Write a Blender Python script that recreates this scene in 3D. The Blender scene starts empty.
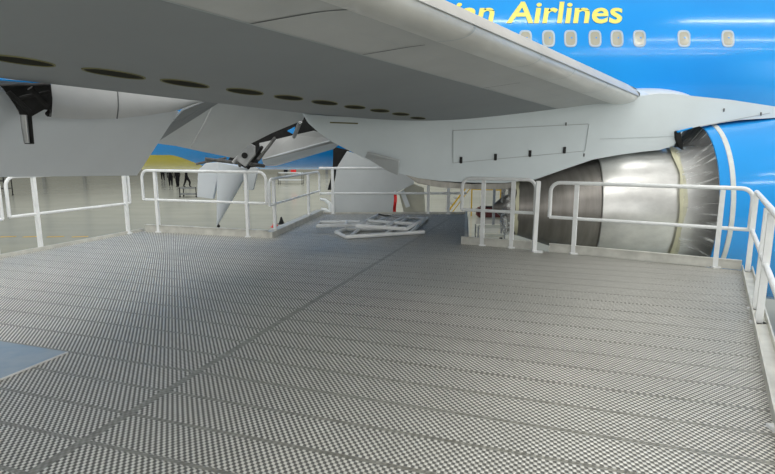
import bpy, bmesh, math, random
from mathutils import Vector, Matrix
random.seed(7)
SC = bpy.context.scene
COL = SC.collection
PI = math.pi
R = math.radians

# ---------------------------------------------------------------- camera model
TH = R(9.5); F = 520.0; CAM = Vector((0, 0, 1.5))
CT, ST = math.cos(TH), math.sin(TH)
def ray(px, py):
    a = (px - 387.5) / F; b = (237 - py) / F
    return Vector((a, CT + b * ST, -ST + b * CT))
def P(px, py, Y):
    d = ray(px, py); return CAM + d * (Y / d.y)
def G(px, py, z=0.0):
    d = ray(px, py); return CAM + d * ((z - CAM.z) / d.z)
def proj(p):
    q = p - CAM; dep = q.y * CT - q.z * ST; up = q.y * ST + q.z * CT
    return (387.5 + F * q.x / dep, 237 - F * up / dep)
cam = bpy.data.cameras.new('camera'); camo = bpy.data.objects.new('camera', cam); COL.objects.link(camo)
camo.location = CAM; camo.rotation_euler = (PI / 2 - TH, 0, 0)
cam.sensor_width = 36; cam.lens = F / 775 * 36; cam.clip_start = 0.02; cam.clip_end = 500
SC.camera = camo
ZF = -1.95      # hangar floor

# ---------------------------------------------------------------- materials
class NT:
    def __init__(s, name):
        s.m = bpy.data.materials.new(name); s.m.use_nodes = True; s.t = s.m.node_tree
        s.b = s.t.nodes['Principled BSDF']
    def n(s, typ, **kw):
        x = s.t.nodes.new(typ)
        for k, v in kw.items(): setattr(x, k, v)
        return x
    def l(s, a, b): s.t.links.new(a, b)
    def math(s, op, a, b=None, clamp=False):
        x = s.n('ShaderNodeMath', operation=op); x.use_clamp = clamp
        for i, v in enumerate((a, b)):
            if v is None: continue
            if isinstance(v, (int, float)): x.inputs[i].default_value = v
            else: s.l(v, x.inputs[i])
        return x.outputs[0]
    def mix(s, f, a, b):
        x = s.n('ShaderNodeMix', data_type='RGBA')
        for i, v in ((0, f), (6, a), (7, b)):
            if isinstance(v, (int, float)): x.inputs[i].default_value = v
            elif isinstance(v, (tuple, list)): x.inputs[i].default_value = (v[0], v[1], v[2], 1)
            else: s.l(v, x.inputs[i])
        return x.outputs[2]
    def noise(s, vec, scale, detail=3, rough=.5):
        x = s.n('ShaderNodeTexNoise'); x.inputs['Scale'].default_value = scale
        x.inputs['Detail'].default_value = detail; x.inputs['Roughness'].default_value = rough
        if vec is not None: s.l(vec, x.inputs['Vector'])
        return x.outputs['Fac']
    def ramp(s, f, lo, hi):
        x = s.n('ShaderNodeMapRange'); x.inputs[1].default_value = lo; x.inputs[2].default_value = hi
        s.l(f, x.inputs[0]); return x.outputs[0]
def srgb(r, g, b):
    f = lambda c: (c / 255 / 12.92) if c / 255 <= .04045 else ((c / 255 + .055) / 1.055) ** 2.4
    return (f(r), f(g), f(b))
def mat(name, col, rough=.5, metal=0.0, var=.12, scale=1.5, spec=.5, coat=0.0, stretch=(1, 1, 1), bump=0.0, dirt=None):
    t = NT(name); tc = t.n('ShaderNodeTexCoord'); mp = t.n('ShaderNodeMapping')
    mp.inputs['Scale'].default_value = stretch; t.l(tc.outputs['Object'], mp.inputs['Vector'])
    nf = t.ramp(t.noise(mp.outputs[0], scale, 5, .6), .3, .7)
    d = tuple(c * (1 - var) for c in col) if dirt is None else dirt
    u = tuple(min(1, c * (1 + var * .6)) for c in col) if dirt is None else col
    t.l(t.mix(nf, d, u), t.b.inputs['Base Color'])
    t.b.inputs['Roughness'].default_value = rough; t.b.inputs['Metallic'].default_value = metal
    t.b.inputs['Specular IOR Level'].default_value = spec; t.b.inputs['Coat Weight'].default_value = coat
    t.b.inputs['Coat Roughness'].default_value = .08
    if bump:
        bn = t.n('ShaderNodeBump'); bn.inputs['Strength'].default_value = bump; bn.inputs['Distance'].default_value = .02
        t.l(t.noise(mp.outputs[0], scale * 6, 3), bn.inputs['Height']); t.l(bn.outputs[0], t.b.inputs['Normal'])
    return t.m
M = {}
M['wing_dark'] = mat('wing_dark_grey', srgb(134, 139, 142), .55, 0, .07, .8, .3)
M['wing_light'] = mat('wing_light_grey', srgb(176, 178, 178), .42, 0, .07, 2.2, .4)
M['slat'] = mat('slat_polished', srgb(206, 206, 203), .32, .25, .12, 2.5, .5, 0, (1, .4, 1))
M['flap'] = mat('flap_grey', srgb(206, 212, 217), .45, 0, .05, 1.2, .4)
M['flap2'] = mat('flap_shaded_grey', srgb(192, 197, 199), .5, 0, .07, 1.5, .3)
M['pylon'] = mat('pylon_grey', srgb(208, 218, 222), .38, 0, .05, 1.2, .45)
M['faint'] = mat('faint_seam', srgb(172, 180, 183), .6, 0, .05)
M['seam'] = mat('seam_line', srgb(95, 98, 100), .7, 0, .05)
M['dark'] = mat('dark_mechanism', (.012, .012, .012), .75, 0, .5, 9, .3)
M['midm'] = mat('greasy_metal', (.12, .12, .115), .5, .5, .6, 12, .4, bump=.4)
M['primer'] = mat('primer_yellow_green', srgb(112, 110, 70), .6, 0, .3, 8)
M['hole'] = mat('hole_interior', (.012, .012, .008), .8, 0, .8, 6, .1, dirt=(.02, .02, .01))
M['blue'] = mat('fuselage_blue_paint', srgb(20, 140, 236), .2, 0, .05, .5, .5, .4)
M['cowlblue'] = mat('cowl_blue_paint', srgb(20, 150, 230), .16, 0, .05, .7, .5, .6)
M['white'] = mat('white_paint', srgb(225, 230, 232), .3, 0, .05)
M['letter'] = mat('lettering_yellow', srgb(240, 232, 120), .4, 0, .03)
M['pane'] = mat('window_blind', srgb(176, 174, 158), .15, 0, .06, 3, .5, .5)
M['frame'] = mat('window_rim', srgb(185, 200, 212), .35, .2, .05)
M['rail'] = mat('rail_paint', srgb(232, 235, 236), .4, 0, .08, 7, .4)
M['toe'] = mat('toe_board_metal', srgb(205, 205, 198), .45, .15, .2, 5, .4)
M['alu'] = mat('bare_aluminium', srgb(222, 222, 220), .35, .3, .2, 6, .5)
M['nozzle'] = mat('heat_stained_nozzle', srgb(150, 146, 141), .4, .75, .22, 2.2, .5, 0, (4, .6, .6))
M['core'] = mat('core_cowl_metal', srgb(224, 224, 221), .33, .6, .16, 3, .5, 0, (1, 1.6, 1.6))
M['heat'] = mat('heat_shield_metal', srgb(150, 148, 142), .35, .7, .2, 5, .5, 0, (3, 1, 1))
M['tape'] = mat('masking_tape', srgb(206, 204, 176), .6, 0, .1, 8)
M['tapew'] = mat('white_tape_band', srgb(205, 210, 208), .45, 0, .1, 8)
M['wall'] = mat('hangar_wall_paint', srgb(188, 187, 174), .7, 0, .1, .2)
M['plate'] = mat('blue_grey_steel_plate', srgb(160, 168, 170), .38, .3, .22, 2.5, .5, dirt=srgb(118, 142, 160))
M['yellow'] = mat('stair_yellow', srgb(214, 170, 40), .5, 0, .1)
M['black'] = mat('black_cloth', (.008, .008, .01), .85, 0, .3, 8, .2)
M['skin'] = mat('skin', srgb(190, 140, 115), .6, 0, .05)
M['red'] = mat('red_fabric', srgb(235, 35, 35), .6, 0, .1)
M['redbox'] = mat('dark_red_box', srgb(90, 28, 26), .5, 0, .3)
M['cream'] = mat('cream_panel', srgb(196, 194, 178), .5, 0, .12, 3)
M['rubber'] = mat('black_rubber', (.012, .012, .012), .7, 0, .3)
M['steel'] = mat('galvanised_steel', srgb(150, 152, 152), .4, .6, .2, 6)

def fuselage_mat():
    t = NT('fuselage_livery'); tc = t.n('ShaderNodeTexCoord'); sp = t.n('ShaderNodeSeparateXYZ')
    t.l(tc.outputs['Object'], sp.inputs[0]); x, z = sp.outputs[0], sp.outputs[2]
    # yellow belly sweep aft of the wing: below a falling curve
    s1 = t.ramp(x, YX0, YX1)                                   # 0 aft .. 1 where it ends
    lim = t.math('SUBTRACT', YZ0, t.math('MULTIPLY', t.math('POWER', s1, 1.6), YZ0 - YZ1))
    f = t.math('MULTIPLY', t.math('LESS_THAN', z, lim), t.math('LESS_THAN', x, YX1 + .02))
    n = t.ramp(t.noise(tc.outputs['Object'], .5, 3), .3, .7)
    blue = t.mix(n, srgb(4, 148, 236), srgb(14, 158, 243))
    t.l(t.mix(f, blue, srgb(212, 196, 58)), t.b.inputs['Base Color'])
    t.b.inputs['Roughness'].default_value = .2; t.b.inputs['Coat Weight'].default_value = .3; t.b.inputs['Coat Roughness'].default_value = .06
    return t.m

def deck_mat():
    t = NT('expanded_metal_deck'); tc = t.n('ShaderNodeTexCoord'); sp = t.n('ShaderNodeSeparateXYZ')
    t.l(tc.outputs['Object'], sp.inputs[0]); x, y = sp.outputs[0], sp.outputs[1]
    k = 2 * PI
    a = t.math('ADD', t.math('MULTIPLY', x, k / .036), t.math('MULTIPLY', y, k / .042))
    b = t.math('SUBTRACT', t.math('MULTIPLY', x, k / .036), t.math('MULTIPLY', y, k / .042))
    pr = t.math('MULTIPLY', t.math('ADD', t.math('SINE', a), t.math('MULTIPLY', t.math('SINE', b), .75)), -.6)
    holes = t.ramp(pr, -.5, .35)                    # 1 inside the diamonds
    # plank seams every 0.3 m along local y, joint lines along local x
    fy = t.math('FRACT', t.math('DIVIDE', t.math('ADD', y, SEAMY), .30))
    s1 = t.math('LESS_THAN', t.math('ABSOLUTE', t.math('SUBTRACT', fy, .5)), .045)
    s2 = t.math('LESS_THAN', t.math('ABSOLUTE', t.math('SUBTRACT', x, SEAMX)), .028)
    seam = t.math('MAXIMUM', s1, s2)
    hl = t.math('MULTIPLY', holes, t.math('SUBTRACT', 1.0, seam))
    n1 = t.ramp(t.noise(tc.outputs['Object'], .55, 5, .62), .32, .68)
    mp = t.n('ShaderNodeMapping'); mp.inputs['Scale'].default_value = (.5, 3.3, 1); t.l(tc.outputs['Object'], mp.inputs[0])
    n2 = t.ramp(t.noise(mp.outputs[0], 1.0, 3), .3, .7)
    n3 = t.ramp(t.noise(tc.outputs['Object'], 14, 3), .35, .65)
    base = t.mix(n1, srgb(222, 221, 214), srgb(250, 249, 242))
    base = t.mix(t.math('MULTIPLY', n2, .35), base, srgb(230, 228, 220))
    base = t.mix(t.math('MULTIPLY', n3, .14), base, srgb(120, 112, 98))
    seamc = t.mix(n3, srgb(128, 127, 119), srgb(156, 155, 147))
    cst = t.mix(hl, base, srgb(104, 104, 100))  # bright dashes on the strands are metallic glints painted into the colour
    t.l(t.mix(seam, cst, seamc), t.b.inputs['Base Color'])
    t.b.inputs['Metallic'].default_value = .35
    t.l(t.math('ADD', t.math('MULTIPLY', hl, .25), t.math('ADD', .33, t.math('MULTIPLY', n1, .1))), t.b.inputs['Roughness'])
    bn = t.n('ShaderNodeBump'); bn.inputs['Strength'].default_value = .55; bn.inputs['Distance'].default_value = .006
    h = t.math('SUBTRACT', t.math('MULTIPLY', pr, -.8), t.math('MULTIPLY', seam, .7))
    t.l(h, bn.inputs['Height']); t.l(bn.outputs[0], t.b.inputs['Normal'])
    return t.m

def floor_mat():
    t = NT('hangar_floor_coating'); tc = t.n('ShaderNodeTexCoord'); sp = t.n('ShaderNodeSeparateXYZ')
    t.l(tc.outputs['Object'], sp.inputs[0])
    n = t.ramp(t.noise(tc.outputs['Object'], .35, 5, .6), .3, .7)
    mp = t.n('ShaderNodeMapping'); mp.inputs['Scale'].default_value = (.08, .9, 1); t.l(tc.outputs['Object'], mp.inputs[0])
    n2 = t.ramp(t.noise(mp.outputs[0], 1, 4), .35, .65)
    c = t.mix(n, srgb(180, 184, 174), srgb(194, 197, 187)); c = t.mix(t.math('MULTIPLY', n2, .3), c, srgb(208, 210, 200))
    t.l(c, t.b.inputs['Base Color']); t.b.inputs['Roughness'].default_value = .14
    t.b.inputs['Specular IOR Level'].default_value = .5
    bn = t.n('ShaderNodeBump'); bn.inputs['Strength'].default_value = .05; bn.inputs['Distance'].default_value = .02
    t.l(t.noise(tc.outputs['Object'], 3, 2), bn.inputs['Height']); t.l(bn.outputs[0], t.b.inputs['Normal'])
    return t.m

def film_mat(name, opac, radial=False, cx=0, cz=0):
    t = NT(name); tc = t.n('ShaderNodeTexCoord')
    vec = tc.outputs['Object']
    if radial:
        sp = t.n('ShaderNodeSeparateXYZ'); t.l(vec, sp.inputs[0])
        ang = t.math('ARCTAN2', sp.outputs[1], sp.outputs[2])
        cb = t.n('ShaderNodeCombineXYZ'); t.l(t.math('MULTIPLY', ang, 9.0), cb.inputs[0]); t.l(t.math('MULTIPLY', sp.outputs[0], .9), cb.inputs[1])
        vec = cb.outputs[0]
    n = t.noise(vec, 2.2 if radial else 9, 4, .7)
    st = t.ramp(n, .55, .68) if radial else t.ramp(n, .5, .7)
    tr = t.n('ShaderNodeBsdfTransparent'); gl = t.n('ShaderNodeBsdfGlossy'); gl.inputs['Roughness'].default_value = .18
    df = t.n('ShaderNodeBsdfDiffuse'); df.inputs['Color'].default_value = (.75, .77, .77, 1)
    bn = t.n('ShaderNodeBump'); bn.inputs['Strength'].default_value = .9; bn.inputs['Distance'].default_value = .05
    t.l(n, bn.inputs['Height']); t.l(bn.outputs[0], gl.inputs['Normal'])
    m1 = t.n('ShaderNodeMixShader'); m1.inputs[0].default_value = .05; t.l(tr.outputs[0], m1.inputs[1]); t.l(gl.outputs[0], m1.inputs[2])
    m2 = t.n('ShaderNodeMixShader'); t.l(t.math('ADD', opac * .14, t.math('MULTIPLY', st, opac)), m2.inputs[0])
    t.l(m1.outputs[0], m2.inputs[1]); t.l(df.outputs[0], m2.inputs[2])
    t.l(m2.outputs[0], t.n('ShaderNodeOutputMaterial').inputs[0])
    for x in list(t.t.nodes):
        if x.type == 'OUTPUT_MATERIAL' and not x.inputs[0].is_linked: t.t.nodes.remove(x)
    out = [x for x in t.t.nodes if x.type == 'OUTPUT_MATERIAL']
    keep = [x for x in out if x.inputs[0].links[0].from_node == m2]
    for x in out:
        if x not in keep: t.t.nodes.remove(x)
    return t.m

# ---------------------------------------------------------------- geometry helpers
def obj(name, bm, m, parent=None, smooth=False, mats=None):
    bmesh.ops.recalc_face_normals(bm, faces=bm.faces)
    me = bpy.data.meshes.new(name); bm.to_mesh(me); bm.free()
    o = bpy.data.objects.new(name, me); COL.objects.link(o)
    for x in (mats or [m]): me.materials.append(x)
    if parent is not None:
        o.parent = parent
        o.matrix_parent_inverse = world(parent).inverted()
    if smooth:
        for p in me.polygons: p.use_smooth = True
        try: me.set_sharp_from_angle(angle=R(38))
        except Exception: pass
    return o
def world(o):
    mt = Matrix.Translation(o.location) @ o.rotation_euler.to_matrix().to_4x4()
    return (world(o.parent) @ o.matrix_parent_inverse @ mt) if o.parent else mt
def tag(o, label=None, cat=None, group=None, kind=None):
    if label: o['label'] = label
    if cat: o['category'] = cat
    if group: o['group'] = group
    if kind: o['kind'] = kind
    return o
def thing(name, label, cat, loc=(0, 0, 0), group=None, rz=0):
    o = bpy.data.objects.new(name, None); COL.objects.link(o); o.location = loc; o.rotation_euler = (0, 0, rz)
    o.empty_display_size = .1
    return tag(o, label, cat, group)
def B(): return bmesh.new()
def tube(bm, pts, r, seg=10, cap=True, square=False):
    pts = [Vector(p) for p in pts]; rings = []
    n = len(pts)
    rr = r if isinstance(r, (list, tuple)) else [r] * n
    up0 = Vector((0, 0, 1))
    prev = None
    for i, p in enumerate(pts):
        d = (pts[min(i + 1, n - 1)] - pts[max(i - 1, 0)]).normalized()
        if prev is None:
            a = d.cross(up0)
            if a.length < .05: a = d.cross(Vector((1, 0, 0)))
        else:
            a = prev - d * prev.dot(d)
        a.normalize(); prev = a; b = d.cross(a).normalized()
        if square:
            w = rr[i]; cs = [(-w, -w), (w, -w), (w, w), (-w, w)]
            rings.append([bm.verts.new(p + a * u + b * v) for u, v in cs])
        else:
            rings.append([bm.verts.new(p + (a * math.cos(k * 2 * PI / seg) + b * math.sin(k * 2 * PI / seg)) * rr[i]) for k in range(seg)])
    m = len(rings[0])
    for i in range(n - 1):
        for k in range(m): bm.faces.new((rings[i][k], rings[i][(k + 1) % m], rings[i + 1][(k + 1) % m], rings[i + 1][k]))
    if cap:
        bm.faces.new(rings[0][::-1]); bm.faces.new(rings[-1])
def bar(bm, a, b, w, h, up=(0, 0, 1)):
    a, b, up = Vector(a), Vector(b), Vector(up)
    d = (b - a).normalized(); s = d.cross(up)
    if s.length < .05: s = d.cross(Vector((1, 0, 0)))
    s.normalize(); u = s.cross(d).normalized()
    v = [bm.verts.new(p + s * i * w / 2 + u * j * h / 2) for p in (a, b) for i, j in ((-1, -1), (1, -1), (1, 1), (-1, 1))]
    for f in ((0, 1, 2, 3), (7, 6, 5, 4), (0, 4, 5, 1), (1, 5, 6, 2), (2, 6, 7, 3), (3, 7, 4, 0)): bm.faces.new([v[i] for i in f])
def box(bm, c, s):
    c = Vector(c); bar(bm, c - Vector((s[0] / 2, 0, 0)), c + Vector((s[0] / 2, 0, 0)), s[1], s[2])
def slab(bm, pts, thick, nrm=None):
    pts = [Vector(p) for p in pts]
    if nrm is None:
        nrm = Vector((0, 0, 0)); n = len(pts)
        for i in range(n): nrm += (pts[i] - pts[0]).cross(pts[(i + 1) % n] - pts[0])
        nrm.normalize()
        if nrm.dot(CAM - pts[0]) > 0: nrm = -nrm      # thickness grows away from the viewer's side
    off = Vector(nrm) * thick
    a = [bm.verts.new(p) for p in pts]; b = [bm.verts.new(p + off) for p in pts]
    n = len(pts); bm.faces.new(a); bm.faces.new(b[::-1])
    for i in range(n): bm.faces.new((a[i], a[(i + 1) % n], b[(i + 1) % n], b[i]))
def grid(bm, fn, nu, nv):
    vs = [[bm.verts.new(fn(i / nu, j / nv)) for j in range(nv + 1)] for i in range(nu + 1)]
    for i in range(nu):
        for j in range(nv): bm.faces.new((vs[i][j], vs[i + 1][j], vs[i + 1][j + 1], vs[i][j + 1]))
    return vs
SK = .22
def lathe_x(bm, prof, cy, cz, seg=96, a0=0, a1=2 * PI):
    full = abs(a1 - a0 - 2 * PI) < 1e-6
    m = seg if full else seg + 1
    rings = [[bm.verts.new((x - SK * r * math.cos(a0 + (a1 - a0) * k / seg), cy - r * math.cos(a0 + (a1 - a0) * k / seg), cz + r * math.sin(a0 + (a1 - a0) * k / seg))) for k in range(m)] for x, r in prof]
    for i in range(len(prof) - 1):
        for k in range(seg): bm.faces.new((rings[i][k], rings[i][(k + 1) % m], rings[i + 1][(k + 1) % m], rings[i + 1][k]))
    return rings
def interp(tab, s):
    if s <= tab[0][0]: return tab[0][1]
    for (a, va), (b, vb) in zip(tab, tab[1:]):
        if s <= b:
            t = (s - a) / (b - a); return va + (vb - va) * t
    return tab[-1][1]

# ---------------------------------------------------------------- the setting
DANG = math.atan2(562 - 387.5, F * (CT + (237 - 150) / F * ST))
DX = Vector((math.cos(DANG), -math.sin(DANG), 0)); DY = Vector((math.sin(DANG), math.cos(DANG), 0))
deckinv = Matrix.Rotation(-DANG, 4, 'Z').inverted()
SEAMX = (deckinv @ G(161, 394)).x
SEAMY = -((deckinv @ G(70, 402)).y) + .15
bm = B(); box(bm, (0, 20, ZF - .1), (160, 130, .2)); tag(obj('floor', bm, floor_mat()), kind='structure')
bm = B(); box(bm, (0, 78, 6), (160, .4, 16)); 
tag(obj('wall_rear', bm, M['wall']), kind='structure')
bm = B()
for i in range(26): box(bm, (-75 + 6 * i, 77.6, 6), (.35, .4, 16))
tag(obj('trim_1', bm, M['steel']), kind='structure')
# dashed marking
for i, (a, b) in enumerate(((-22, -8), (0, 16), (23, 38), (47, 64), (72, 88), (96, 112))):
    p, q = G(a, 237, ZF), G(b, 236.5, ZF)
    bm = B(); bar(bm, p + Vector((0, 0, .003)), q + Vector((0, 0, .003)), .16, .006)
    tag(obj('floor_marking', bm, M['yellow']), 'faded orange dash painted on the hangar floor beyond the left railing', 'floor marking', 'orange dashes on the hangar floor')

# ---------------------------------------------------------------- platform
c_bl = G(143, 231); c_b2 = G(268, 238); c_r1 = G(320, 214); c_r2 = G(466, 214)
c_g1 = G(459, 243.5); c_g2 = G(541, 251); c_e2 = G(742, 270.5); c_n = G(775, 428)
ldir = (G(0, 258) - c_bl); lnear = c_bl + ldir * 3.2
rdir = (c_n - c_e2); rnear = c_e2 + rdir * 2.2
gl = c_g1 + (G(466, 214) - c_r2)
deckpoly = [lnear, c_bl, c_b2, c_r1, c_r2, G(466, 243.8), c_g2, c_e2, rnear]
dk = thing('work_platform', 'grey expanded-metal docking platform deck under the aircraft wing', 'platform', (0, 0, 0), rz=-DANG)
bm = B()
loc = [deckinv @ p for p in deckpoly]
slab(bm, loc, .07, nrm=(0, 0, -1))
me = bpy.data.meshes.new('deck_surface'); bmesh.ops.recalc_face_normals(bm, faces=bm.faces); bm.to_mesh(me); bm.free()
ds = bpy.data.objects.new('deck_surface', me); COL.objects.link(ds); ds.parent = dk; me.materials.append(deck_mat())
def in_poly(p):
    c = False; n = len(deckpoly)
    for i in range(n):
        a, b = deckpoly[i], deckpoly[i - 1]
        if (a.y > p.y) != (b.y > p.y) and p.x < (b.x - a.x) * (p.y - a.y) / (b.y - a.y) + a.x: c = not c
    return c
bm = B()
for a, b in zip(deckpoly, deckpoly[1:] + deckpoly[:1]):
    bar(bm, a + Vector((0, 0, -.17)), b + Vector((0, 0, -.17)), .1, .2)
obj('edge_beam', bm, M['steel'], dk)
for p in (lnear, c_bl, c_b2, c_r1, c_r2, c_g2, c_e2, (c_bl + lnear) / 2, (c_e2 + rnear) / 2, rnear):
    ctr = Vector((0, 5, 0)); q = p + (ctr - p).normalized() * .35
    bm = B(); bar(bm, (q.x, q.y, ZF), (q.x, q.y, -.07), .12, .12); box(bm, (q.x, q.y, ZF + .01), (.3, .3, .02))
    obj('support_leg', bm, M['steel'], dk)

def kerb(a, b, h=.09, w=.03, lip=.0, name='kerb', parent=dk, m=None):
    bm = B(); a, b = Vector(a), Vector(b)
    bar(bm, a + Vector((0, 0, h / 2 - .01)), b + Vector((0, 0, h / 2 - .01)), w, h + .02)
    if lip:
        n = (b - a).normalized().cross(Vector((0, 0, 1)))
        bar(bm, a + n * lip / 2 + Vector((0, 0, .004)), b + n * lip / 2 + Vector((0, 0, .004)), abs(lip), .012)
    return obj(name, bm, m or M['toe'], parent)
kerb(c_bl, lnear, .05, .03, 0)
# right edge channel
bm = B(); n = rdir.normalized().cross(Vector((0, 0, 1)))
for off, h, w in ((0, .07, .012), (.05, .02, .09), (.1, .07, .012)):
    bar(bm, c_e2 - n * off + Vector((0, 0, h / 2)), rnear - n * off + Vector((0, 0, h / 2)), w, h)
obj('edge_channel', bm, M['toe'], dk)
# diagonal ramped kerb at rear left
bm = B(); bar(bm, c_b2 + Vector((0, 0, .05)), c_r1 + Vector((0, 0, .05)), .16, .1); obj('kerb', bm, M['toe'], dk)
bm = B(); bar(bm, c_r2 + Vector((0, 0, .05)), G(466, 243) + Vector((0, 0, .05)), .05, .1); obj('kerb', bm, M['toe'], dk)

# blue steel plate on the deck
pc = G(68, 353); pu = -DY; pl = -DX
bm = B(); slab(bm, [pc, pc + pl * 1.6, pc + pl * 1.6 + pu * 1.3, pc + pu * 1.3], .008, nrm=(0, 0, 1))
for v in bm.verts: v.co.z += .001
pt = tag(obj('cover_plate', bm, M['plate']), 'flat blue-grey steel cover plate lying on the metal deck at left', 'metal plate')
bm = B(); bar(bm, pc + Vector((0, 0, .007)), pc + pu * 1.3 + Vector((0, 0, .007)), .008, .012); obj('plate_edge', bm, M['alu'], pt)

# ---------------------------------------------------------------- railings
RT = .027
def railing(label, A, Bp, posts, h=1.05, mid=.52, ends=(1, 1), toe=.11, r=RT, over=(0, 0), toe_ext=(0, 0), post_r=None):
    A, Bp = Vector(A), Vector(Bp); L = (Bp - A).length; d = (Bp - A) / L
    t = thing('guard_railing', label, 'railing', (A + Bp) / 2, 'guard railings around the platform edge')
    z = Vector((0, 0, 1)); a = A - d * over[0]; b = Bp + d * over[1]; cr = .13
    pts = []
    if ends[0]:
        pts += [a + z * mid] + [a + d * (cr - cr * math.cos(k)) + z * (h - cr + cr * math.sin(k)) for k in [i * PI / 12 for i in range(0, 7)]]
    else: pts += [a + z * h]
    if ends[1]:
        pts += [b - d * (cr - cr * math.sin(k)) + z * (h - cr + cr * math.cos(k)) for k in [i * PI / 12 for i in range(0, 7)]] + [b + z * mid]
    else: pts += [b + z * h]
    bm = B(); tube(bm, pts, r, 10); obj('top_rail', bm, M['rail'], t, True)
    bm = B(); tube(bm, [a + z * mid, b + z * mid], r * .9, 10); obj('middle_rail', bm, M['rail'], t, True)
    for f in posts:
        p = A + d * L * f; bm = B(); bar(bm, p, p + z * (h - r), r * 2.1, r * 2.1, up=d)
        box(bm, p + z * .01, (.1, .1, .02)); obj('post', bm, M['rail'], t)
    if toe:
        bm = B(); bar(bm, A - d * toe_ext[0] + z * toe / 2, Bp + d * toe_ext[1] + z * toe / 2, .02, toe)
        bar(bm, A - d * toe_ext[0] + z * toe, Bp + d * toe_ext[1] + z * toe, .05, .012); obj('toe_board', bm, M['toe'], t)
    return t
def frac(A, Bp, px):    # fraction along A-B whose base shows at column px
    lo, hi = -3, 4
    s = 1 if proj(Bp)[0] > proj(A)[0] else -1
    best = min((abs(proj(A + (Bp - A) * (i / 400))[0] - px), i / 400) for i in range(-200, 600)); return best[1]
inn = lambda a, b, o: (b - a).normalized().cross(Vector((0, 0, 1))) * o
# engine side
A, Bb = G(549, 251.5), G(741, 270)
railing('white railing with rounded ends directly in front of the silver engine core', A, Bb, [frac(A, Bb, 573), frac(A, Bb, 715)], h=1.03, over=(.02, .04), toe=.12)
# gate section
A, Bb = G(461, 244), G(533, 249.5)
gt = railing('short white railing with two uprights left of the engine nozzle', A, Bb, [frac(A, Bb, 482), frac(A, Bb, 511)], h=1.06, mid=.56, toe=.12)
bm = B(); p = G(534, 252); q = P(538.5, 181, p.y); bar(bm, p, q, .06, .05, up=(0, -1, 0)); bar(bm, p + Vector((0, 0, .01)), p + Vector((.12, -.03, .01)), .1, .02)
obj('gate_post', bm, M['rail'], gt)
# right side
e0 = c_e2 - n * .05; L = (rnear - e0)
e0 = e0 + L.normalized() * .12
fY = lambda Y: (e0.y - Y) / (e0.y - rnear.y)
railing('white railing running along the right edge of the platform beside the blue cowling', e0, rnear, [0.0, fY(4.75), fY(4.35), fY(2.6), fY(1.0)], h=1.0, mid=.53, ends=(0, 0), toe=0, r=.026)
# left side
dl = (lnear - c_bl); o = dl.normalized().cross(Vector((0, 0, 1))) * .04
A = c_bl + dl.normalized() * .25; Bb = G(14, 254.5)
railing('long white railing on the left platform edge below the lowered flap', A, Bb, [frac(A, Bb, 128.5), frac(A, Bb, 41)], h=1.12, mid=.55, toe=0, r=.024)
A = Bb + dl.normalized() * .1; Bb = A + dl.normalized() * 2.6
railing('end of a white railing section at the left frame border', A, Bb, [.05, .5, .93], h=1.12, mid=.53, toe=0, r=.024)
# back left
A, Bb = G(146, 231.5), G(268, 238)
railing('white railing with curved end in front of the hanging flap fairing', A, Bb, [frac(A, Bb, 159), frac(A, Bb, 248.5)], h=1.13, mid=.6, toe=.13, r=.025)
# diagonal
A, Bb = c_b2 + (c_r1 - c_b2) * .04, c_r1
railing('white railing running away diagonally behind the rounded railing end', A, Bb, [.07, frac(A, Bb, 309)], h=1.0, mid=.55, toe=0, r=.024)
# rear
A, Bb = c_r1, c_r2
railing('rear white railing in front of the grey landing gear door', A, Bb, [frac(A, Bb, 333), frac(A, Bb, 428), frac(A, Bb, 448)], h=1.08, mid=.49, ends=(0, 0), toe=.04, r=.03)

# ---------------------------------------------------------------- dismantled railings on the deck
def flat_frame(label, cpts, cross, z, r=.034):
    t = thing('loose_railing', label, 'railing', G(*cpts[0]), 'dismantled railings piled on the deck')
    pts = [G(px, py, z) for px, py in cpts]
    bm = B(); tube(bm, pts + ([pts[0] + (pts[1] - pts[0]) * .02] if False else []), r, 8); obj('frame_tube', bm, M['rail'], t, True)
    for (a, b) in cross:
        bm = B(); tube(bm, [G(*a, z), G(*b, z)], r * .9, 8); obj('crossbar', bm, M['rail'], t, True)
    return t
flat_frame('dismantled railing lying lowest in the pile with long front tube', [(424, 232), (346, 237), (336, 232), (346, 229), (385, 229)], [((410, 233), (427, 218)), ((350, 236.6), (376, 216)), ((385, 234.5), (408, 217))], .042)
flat_frame('dismantled railing in the pile with its thick end pointing left', [(384, 223), (357, 225), (317, 226), (320, 222.5), (360, 222)], [((345, 225.8), (347, 222.2)), ((371, 224.2), (388, 216.5))], .12)
flat_frame('dismantled railing lying on top at the rear of the pile', [(357, 226), (378, 215), (424, 219), (406, 229), (357, 226)], [((368, 221), (415, 224)), ((385, 226.5), (403, 217.4))], .2)

# ---------------------------------------------------------------- the airliner
FY, FZ, FRY, FRZ = 16.2, 1.5 + 2.1, 2.52, 2.7
plane = thing('airliner', 'blue jet airliner with grey wing, opened flaps and yellow lettering', 'airplane', (0, FY, ZF))
def fus(x, phi, off=0.0):
    return Vector((x, FY - (FRY + off) * math.cos(phi), FZ + (FRZ + off) * math.sin(phi)))
def fus_phi(py):
    lo, hi = -1.2, 1.4
    for _ in range(50):
        m_ = (lo + hi) / 2
        if proj(fus(0, m_))[1] > py: lo = m_
        else: hi = m_
    return (lo + hi) / 2
def fus_x(px, phi):
    p = fus(0, phi); d = ray(px, proj(p)[1]); return CAM.x + d.x * (p.y / d.y)
YX0, YX1 = fus_x(172, fus_phi(158)), fus_x(209, fus_phi(165)); YZ0 = fus(0, fus_phi(155)).z; YZ1 = FZ - FRZ - .05
bm = B()
xs = [-32, -28, -24, -20, -16, -12, -8, -4, 0, 4, 8, 12, 16, 20, 24, 27, 29, 30.5, 31.3, 31.6]
rings = []
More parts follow.
